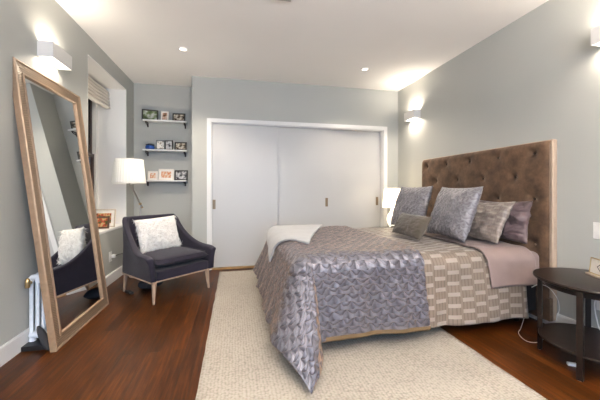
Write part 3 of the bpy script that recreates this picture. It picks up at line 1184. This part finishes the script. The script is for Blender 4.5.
def side_table(loc, rz, lab):
    r = empty('side_table', loc, rz, lab, 'side table', 'round espresso side tables beside the bed')
    MB().lathe([(TBR - .012, TBH - .022), (TBR - .002, TBH - .016), (TBR, TBH - .008), (TBR - .004, TBH - .001), (TBR - .01, TBH)], 64).build('table_top', M['espresso'], r, smooth=40)
    MB().lathe([(TBR - .030, .135), (TBR - .030, .150)], 64).build('shelf', M['espresso'], r, bevel=.003)
    MB().lathe([(TBR - .055, TBH - .062), (TBR - .055, TBH - .023), (TBR - .075, TBH - .023), (TBR - .075, TBH - .062)], 64, cap=False).build('apron', M['espresso'], r, smooth=30)
    for a in (201, 120, 40, -58):
        ca, sa = math.cos(R(a)), math.sin(R(a))
        Mx = Matrix.Rotation(R(a), 4, 'Z')
        MB().box(TBR - .049, TBR - .024, -.015, .015, .004, TBH - .023, M=Mx).box(TBR - .044, TBR - .029, -.009, .009, 0, .004, m=1, M=Mx).build('leg', [M['espresso'], M['nickel']], r)
    return r


side_table((TBX, TBY, 0), 0, 'round espresso side table with low shelf at the right edge, nearest the camera')
tb2 = side_table((2.165, 3.92, 0), R(10), 'round espresso side table under the glowing lamp, beyond the bed')

# lamp on the far table
tl = empty('table_lamp', (2.165, 3.86, TBH), 0, 'small glowing white table lamp on the far side of the bed', 'table lamp')
MB().lathe([(.05, .0), (.052, .012), (.03, .03), (.062, .09), (.075, .15), (.062, .21), (.028, .26), (.016, .30)], 32).build('base', emit('lit_glass_base', (1, .86, .66), .9), tl, smooth=60)
b = MB(); b.lathe([(.135, .315), (.105, .585)], 48, cap=False); o = b.build('lamp_shade', M['shade_lit'], tl, smooth=60)
s = o.modifiers.new('solid', 'SOLIDIFY'); s.thickness = .002
MB().tube([(0, 0, .30), (0, 0, .40)], .008, 10).lathe([(.01, .40), (.028, .43), (.028, .46), (.01, .49)], 14).build('bulb', emit('table_bulb', (1, .85, .65), 8), tl, smooth=70)
l = bpy.data.lights.new('table_lamp_bulb', 'POINT'); l.energy = 2.0; l.color = (1.0, .82, .6); l.shadow_soft_size = .05
lo = bpy.data.objects.new('table_lamp_bulb', l); COL.objects.link(lo); lo.parent = tl; lo.location = (0, 0, .53)

# ------------------------------------------------------------------ framed card on the near side table
cz = TBH
cc = empty('framed_card', (2.255, 1.44, cz), R(154), 'small gold framed white card with black diamond standing on the near side table', 'picture frame')
W2, H2 = .24, .115
# local: face toward +x after rotation => faces room; y along
tm = Matrix.Rotation(R(-6), 4, 'Y')
b = MB()
b.box(-.006, .004, -W2 / 2, W2 / 2, .012, .018, M=tm); b.box(-.006, .004, -W2 / 2, W2 / 2, H2 - .006, H2, M=tm)
b.box(-.006, .004, -W2 / 2, -W2 / 2 + .006, .012, H2, M=tm); b.box(-.006, .004, W2 / 2 - .006, W2 / 2, .012, H2, M=tm)
b.build('frame', M['gold'], cc)
MB().box(-.003, .001, -W2 / 2 + .006, W2 / 2 - .006, .018, H2 - .006, M=tm).build('card', M['mat_white'], cc)
b = MB()
for k in range(4):
    a0, a1 = PI / 2 * k, PI / 2 * (k + 1)
    for (ro, ri, dy) in ((.028, .022, .062), (.028, .022, -.022)):
        p = [(.0018, dy + ro * 1.3 * math.cos(a0), .064 + ro * math.sin(a0)), (.0018, dy + ro * 1.3 * math.cos(a1), .064 + ro * math.sin(a1)),
             (.0018, dy + ri * 1.25 * math.cos(a1), .064 + ri * math.sin(a1)), (.0018, dy + ri * 1.25 * math.cos(a0), .064 + ri * math.sin(a0))]
        b.add(p, [(0, 1, 2, 3)], M=tm)
b.build('diamond_mark', M['black'], cc)
MB().box(-.018, .020, -W2 / 2 - .006, W2 / 2 + .006, 0.0, .012).build('stand', M['beige_frame'], cc, bevel=.002)


# ------------------------------------------------------------------ wall plates, outlets, cords
def plate(name, loc, ax, w, h, lab, rockers=1, cat='switch'):
    r = empty(name, loc, ax, lab, cat)
    MB().box(0, .006, -w / 2, w / 2, -h / 2, h / 2).build('cover_plate', M['plastic'], r, bevel=.002)
    for k in range(rockers):
        y = (k - (rockers - 1) / 2) * .046
        MB().box(.006, .010, y - .016, y + .016, -.034, .034).build('rocker' if cat == 'switch' else 'socket', M['plastic'], r, bevel=.0015)
    return r


plate('light_switch', (XR - .0005, 1.598, .812), PI, .118, .118, 'white double light switch on the right wall above the side table', 2)
plate('wall_outlet', (XR - .0005, 1.60, .31), PI, .075, .118, 'white wall outlet low on the right wall behind the near side table', 1, 'outlet')
ou = plate('wall_outlet', (XL + .0005, 3.93, .315), 0, .075, .118, 'white wall outlet below the window sill beside the armchair', 1, 'outlet')
o = MB().box(XL + .0115, XL + .050, 3.93, 3.975, .295, .335).build('power_plug', M['plastic'], bevel=.006); tag(o, 'chunky white plug in the outlet below the window sill', 'plug')
# black lamp cord


def cord(name, pts, r, mat, lab, cat='cord'):
    cu = []
    P = [Vector(p) for p in pts]
    for i in range(len(P) - 1):
        p0 = P[max(0, i - 1)]; p1 = P[i]; p2 = P[i + 1]; p3 = P[min(len(P) - 1, i + 2)]
        for k in range(8):
            t = k / 8
            cu.append(.5 * ((2 * p1) + (-p0 + p2) * t + (2 * p0 - 5 * p1 + 4 * p2 - p3) * t * t + (-p0 + 3 * p1 - 3 * p2 + p3) * t ** 3))
    cu.append(P[-1])
    o = MB().tube(cu, r, 8).build(name, mat, smooth=80)
    tag(o, lab, cat)
    return o


cord('lamp_cord', [(-1.388, 3.95, .315), (-1.35, 3.95, .335), (-1.30, 3.955, .33), (-1.265, 3.96, .26), (-1.26, 3.96, .1), (-1.25, 3.86, .006), (-1.235, 3.66, .005), (-1.17, 3.60, .005)], .004, M['black'],
     'black cord running from the white plug down behind the armchair')
cord('charging_cord', [(2.23, 1.925, .14), (2.21, 1.93, .08), (2.18, 1.925, .02), (2.13, 1.90, .004), (2.08, 1.83, .004), (2.07, 1.77, .004), (2.13, 1.75, .004), (2.25, 1.79, .004), (2.40, 1.84, .02)], .0018, M['plastic'],
     'thin white cord looping on the floor between the bed and the near side table')
cord('charging_cord', [(2.10, 1.77, .395), (2.16, 1.76, .415), (2.24, 1.755, .385), (2.31, 1.75, .30), (2.325, 1.75, .22), (2.30, 1.75, .16), (2.33, 1.79, .02), (2.42, 1.80, .004)], .0022, M['plastic'],
     'thin white cord arching behind the near side table, left of its shelf')
cord('charging_cord', [(XR - .012, 1.60, .33), (2.44, 1.60, .33), (2.41, 1.58, .26), (2.41, 1.56, .17), (2.40, 1.54, .155)], .004, M['plastic'],
     'thin white cord hanging from the outlet behind the near side table')
o = MB().box(-.035, .035, -.012, .012, 0, .018).build('power_adapter', M['plastic'], bevel=.004)
o.location = (2.07, 1.47, .0); o.rotation_euler = (0, 0, R(-35)); tag(o, 'small white power adapter on the floor under the side table shelf', 'adapter')

# black things on the floor under the armchair
b = MB()


def sack(a, c):
    an = 2 * PI * a
    k = math.sin(PI * (.08 + .86 * c)) ** .5
    w_ = 1 + .12 * noise.noise(Vector((math.cos(an) * 1.5, math.sin(an) * 1.5, c * 3)))
    return (.13 * k * w_ * math.cos(an), .085 * k * w_ * math.sin(an), .10 * c)


b.grid(30, 12, sack, closed_u=True)
b.f.append([i * 12 for i in range(30)]); b.m.append(0); b.f.append([i * 12 + 11 for i in range(30)]); b.m.append(0)
o = b.build('black_bag', M['black_fabric'], smooth=80)
o.location = (-.93, 3.66, .001); o.rotation_euler = (0, 0, R(20)); tag(o, 'slumped black bag on the floor beneath the armchair', 'bag')
r = empty('power_strip', (-1.10, 3.50, 0), R(40), 'short black power strip on the floor by the armchair\'s back leg', 'power strip')
MB().box(-.02, .02, -.06, .06, .001, .028).build('body', M['black'], r, bevel=.004)
b = MB()
for k in range(3): b.box(-.013, .013, -.048 + k * .034, -.024 + k * .034, .028, .031)
b.build('socket', M['black_fabric'], r)

# ------------------------------------------------------------------ roman blind
bl = empty('roman_blind', (RX + .06, (RY0 + RY1) / 2, RZ1 - .012), 0, 'gathered beige roman blind at the top of the window recess', 'blind')
MB().box(-.025, .04, -.50, .50, -.04, 0).build('headrail', M['blind'], bl)
b = MB(); nf = 6
pr = []
for i in range(97):
    t = i / 96
    z = -.03 - .24 * t
    x = .045 + .055 * abs(math.sin(PI * nf * t)) ** .6 + .02 * t
    pr.append((x, z))


def blf(a, c):
    i = int(round(c * 96)); x, z = pr[i]
    return (x, -.52 + 1.04 * a, z - .012 * math.sin(PI * a) * c + .003 * math.sin(a * 17))


b.grid(24, 97, blf)
o = b.build('blind_fabric', M['blind'], bl, smooth=60)
s = o.modifiers.new('solid', 'SOLIDIFY'); s.thickness = .004

# ------------------------------------------------------------------ frames
def photo_frame(loc, yaw, w, h, border, mat, photo, mount, lab, lean=9, name='picture_frame', group=None):
    """front faces local -y"""
    r = empty(name, loc, yaw, lab, 'picture frame', group)
    tm = Matrix.Rotation(R(-lean), 4, 'X')
    b = MB(); t = .012
    b.box(-w / 2, w / 2, -t / 2, t / 2, 0, border, M=tm); b.box(-w / 2, w / 2, -t / 2, t / 2, h - border, h, M=tm)
    b.box(-w / 2, -w / 2 + border, -t / 2, t / 2, border, h - border, M=tm); b.box(w / 2 - border, w / 2, -t / 2, t / 2, border, h - border, M=tm)
    # foot so the tilted frame sits flat
    b.build('frame', mat, r, bevel=.001)
    if mount:
        MB().box(-w / 2 + border, w / 2 - border, -.001, .003, border, h - border, M=tm).build('mount', M['mat_white'], r)
    MB().box(-w / 2 + border + mount, w / 2 - border - mount, -.0022, .0035, border + mount, h - border - mount, M=tm).build('photo', photo, r)
    # easel strut reaching the shelf behind
    b = MB()
    zt = h * .6
    p0 = tm @ Vector((0, t / 2, zt))
    b.add([(-.012, p0.y, p0.z), (.012, p0.y, p0.z), (.018, p0.y + .042, .0005), (-.018, p0.y + .042, .0005),
           (-.012, p0.y + .003, p0.z), (.012, p0.y + .003, p0.z), (.018, p0.y + .045, .0005), (-.018, p0.y + .045, .0005)],
          [(0, 1, 2, 3), (7, 6, 5, 4), (0, 4, 5, 1), (1, 5, 6, 2), (2, 6, 7, 3), (3, 7, 4, 0)])
    b.build('easel_strut', M['dark_back'], r)
    return r


# shelves in the alcove
SX0, SX1 = -1.283, -.695
SHZ = (2.105, 1.682, 1.243)
SD = .15
names = ('topmost', 'middle', 'lowest')
for z, nm in zip(SHZ, names):
    r = empty('wall_shelf', ((SX0 + SX1) / 2, YA, z), 0, '%s of the three white wall shelves holding small frames' % nm, 'shelf', 'white picture shelves in the alcove')
    hw_ = (SX1 - SX0) / 2
    MB().box(-hw_, hw_, -SD, -.001, -.020, 0).build('shelf_board', M['white'], r, bevel=.002)
    for sx in (-1, 1):
        x = sx * (hw_ - .035)
        b = MB()
        b.box(x - .009, x + .009, -.010, -.001, -.085, -.021)
        b.box(x - .009, x + .009, -.125, -.010, -.030, -.021)
        cur = [(x, -.118, -.030), (x, -.112, -.045), (x, -.085, -.052), (x, -.05, -.055), (x, -.03, -.065), (x, -.012, -.08)]
        b.tube(cur, .006, 8)
        b.build('bracket', M['bracket'], r, smooth=40)

yf = YA - .085
g = 'framed photos on the alcove shelves'
photo_frame((-1.20, yf, SHZ[0]), R(10), .215, .160, .018, M['black_frame'], PH['land'], 0, 'black framed landscape photo at the left end of the top shelf', group=g)
photo_frame((-1.005, yf, SHZ[0]), R(-6), .105, .145, .012, M['white_frame'], PH['port'], .008, 'small upright pale framed photo in the middle of the top shelf', group=g)
photo_frame((-.81, yf, SHZ[0]), R(-4), .18, .125, .018, M['black_frame'], PH['grp'], .0, 'black framed group photo at the right end of the top shelf', group=g)
# double frame on middle shelf
r = empty('hinged_frame', (-1.0, yf, SHZ[1]), 0, 'black double hinged photo frame standing open on the middle shelf', 'picture frame', g)
for sx, ph in ((-1, PH['grp']), (1, PH['bw'])):
    tm = Matrix.Translation((0, .0, 0)) @ Matrix.Rotation(R(-12) * sx, 4, 'Z')
    b = MB(); w_, h_, bd = .118, .140, .015
    x0, x1 = (0.001, w_) if sx > 0 else (-w_, -0.001)
    b.box(x0, x1, -.006, .006, 0, bd, M=tm); b.box(x0, x1, -.006, .006, h_ - bd, h_, M=tm)
    b.box(x0, x0 + bd, -.006, .006, bd, h_ - bd, M=tm); b.box(x1 - bd, x1, -.006, .006, bd, h_ - bd, M=tm)
    b.build('frame', M['black_frame'], r)
    MB().box(x0 + bd, x1 - bd, -.002, .002, bd, h_ - bd, M=tm).build('photo', ph, r)
photo_frame((-.785, yf, SHZ[1]), R(-5), .17, .125, .018, M['black_frame'], PH['grp'], .0, 'black framed group photo at the right end of the middle shelf', group=g)
# blue toy car / ornament
r = empty('blue_ornament', (-1.20, yf, SHZ[1]), R(5), 'small blue rounded ornament at the left end of the middle shelf', 'ornament')
b = MB()
b.lathe([(.03, 0), (.05, .012), (.054, .035), (.045, .058), (.02, .066)], 24, M=Matrix.Scale(1.15, 4, (1, 0, 0)))
b.build('body', M['blue'], r, smooth=70)
MB().lathe([(.018, .060), (.030, .068), (.030, .078), (.012, .088)], 20, M=Matrix.Scale(1.3, 4, (1, 0, 0))).build('lid', M['black'], r, smooth=60)
for sx in (-1, 1):
    MB().lathe([(.006, 0), (.013, .006), (.013, .012), (.005, .02)], 12, c=(sx * .045, 0, .058)).build('knob', M['black'], r, smooth=60)
photo_frame((-1.165, yf, SHZ[2]), R(4), .13, .13, .018, M['white_frame'], PH['red'], .010, 'small pale square frame at the left end of the lowest shelf', group=g)
photo_frame((-.985, yf, SHZ[2]), R(-2), .21, .165, .018, M['white_frame'], PH['red'], .018, 'wide pale frame with warm toned photo in the middle of the lowest shelf', group=g)
photo_frame((-.78, yf, SHZ[2]), R(-6), .185, .15, .018, M['black_frame'], PH['bw'], .0, 'black framed grey photo at the right end of the lowest shelf', group=g)

# frames on the window sill
photo_frame((-1.58, 4.10, RZ0), R(-6), .27, .22, .014, M['beige_frame'], PH['flower'], .035, 'larger beige framed picture at the back of the window sill', lean=8)
photo_frame((-1.555, 3.94, RZ0), R(0), .20, .145, .022, M['wood_frame'], PH['flower'], .0, 'dark brown framed photo standing in front on the window sill', lean=8)
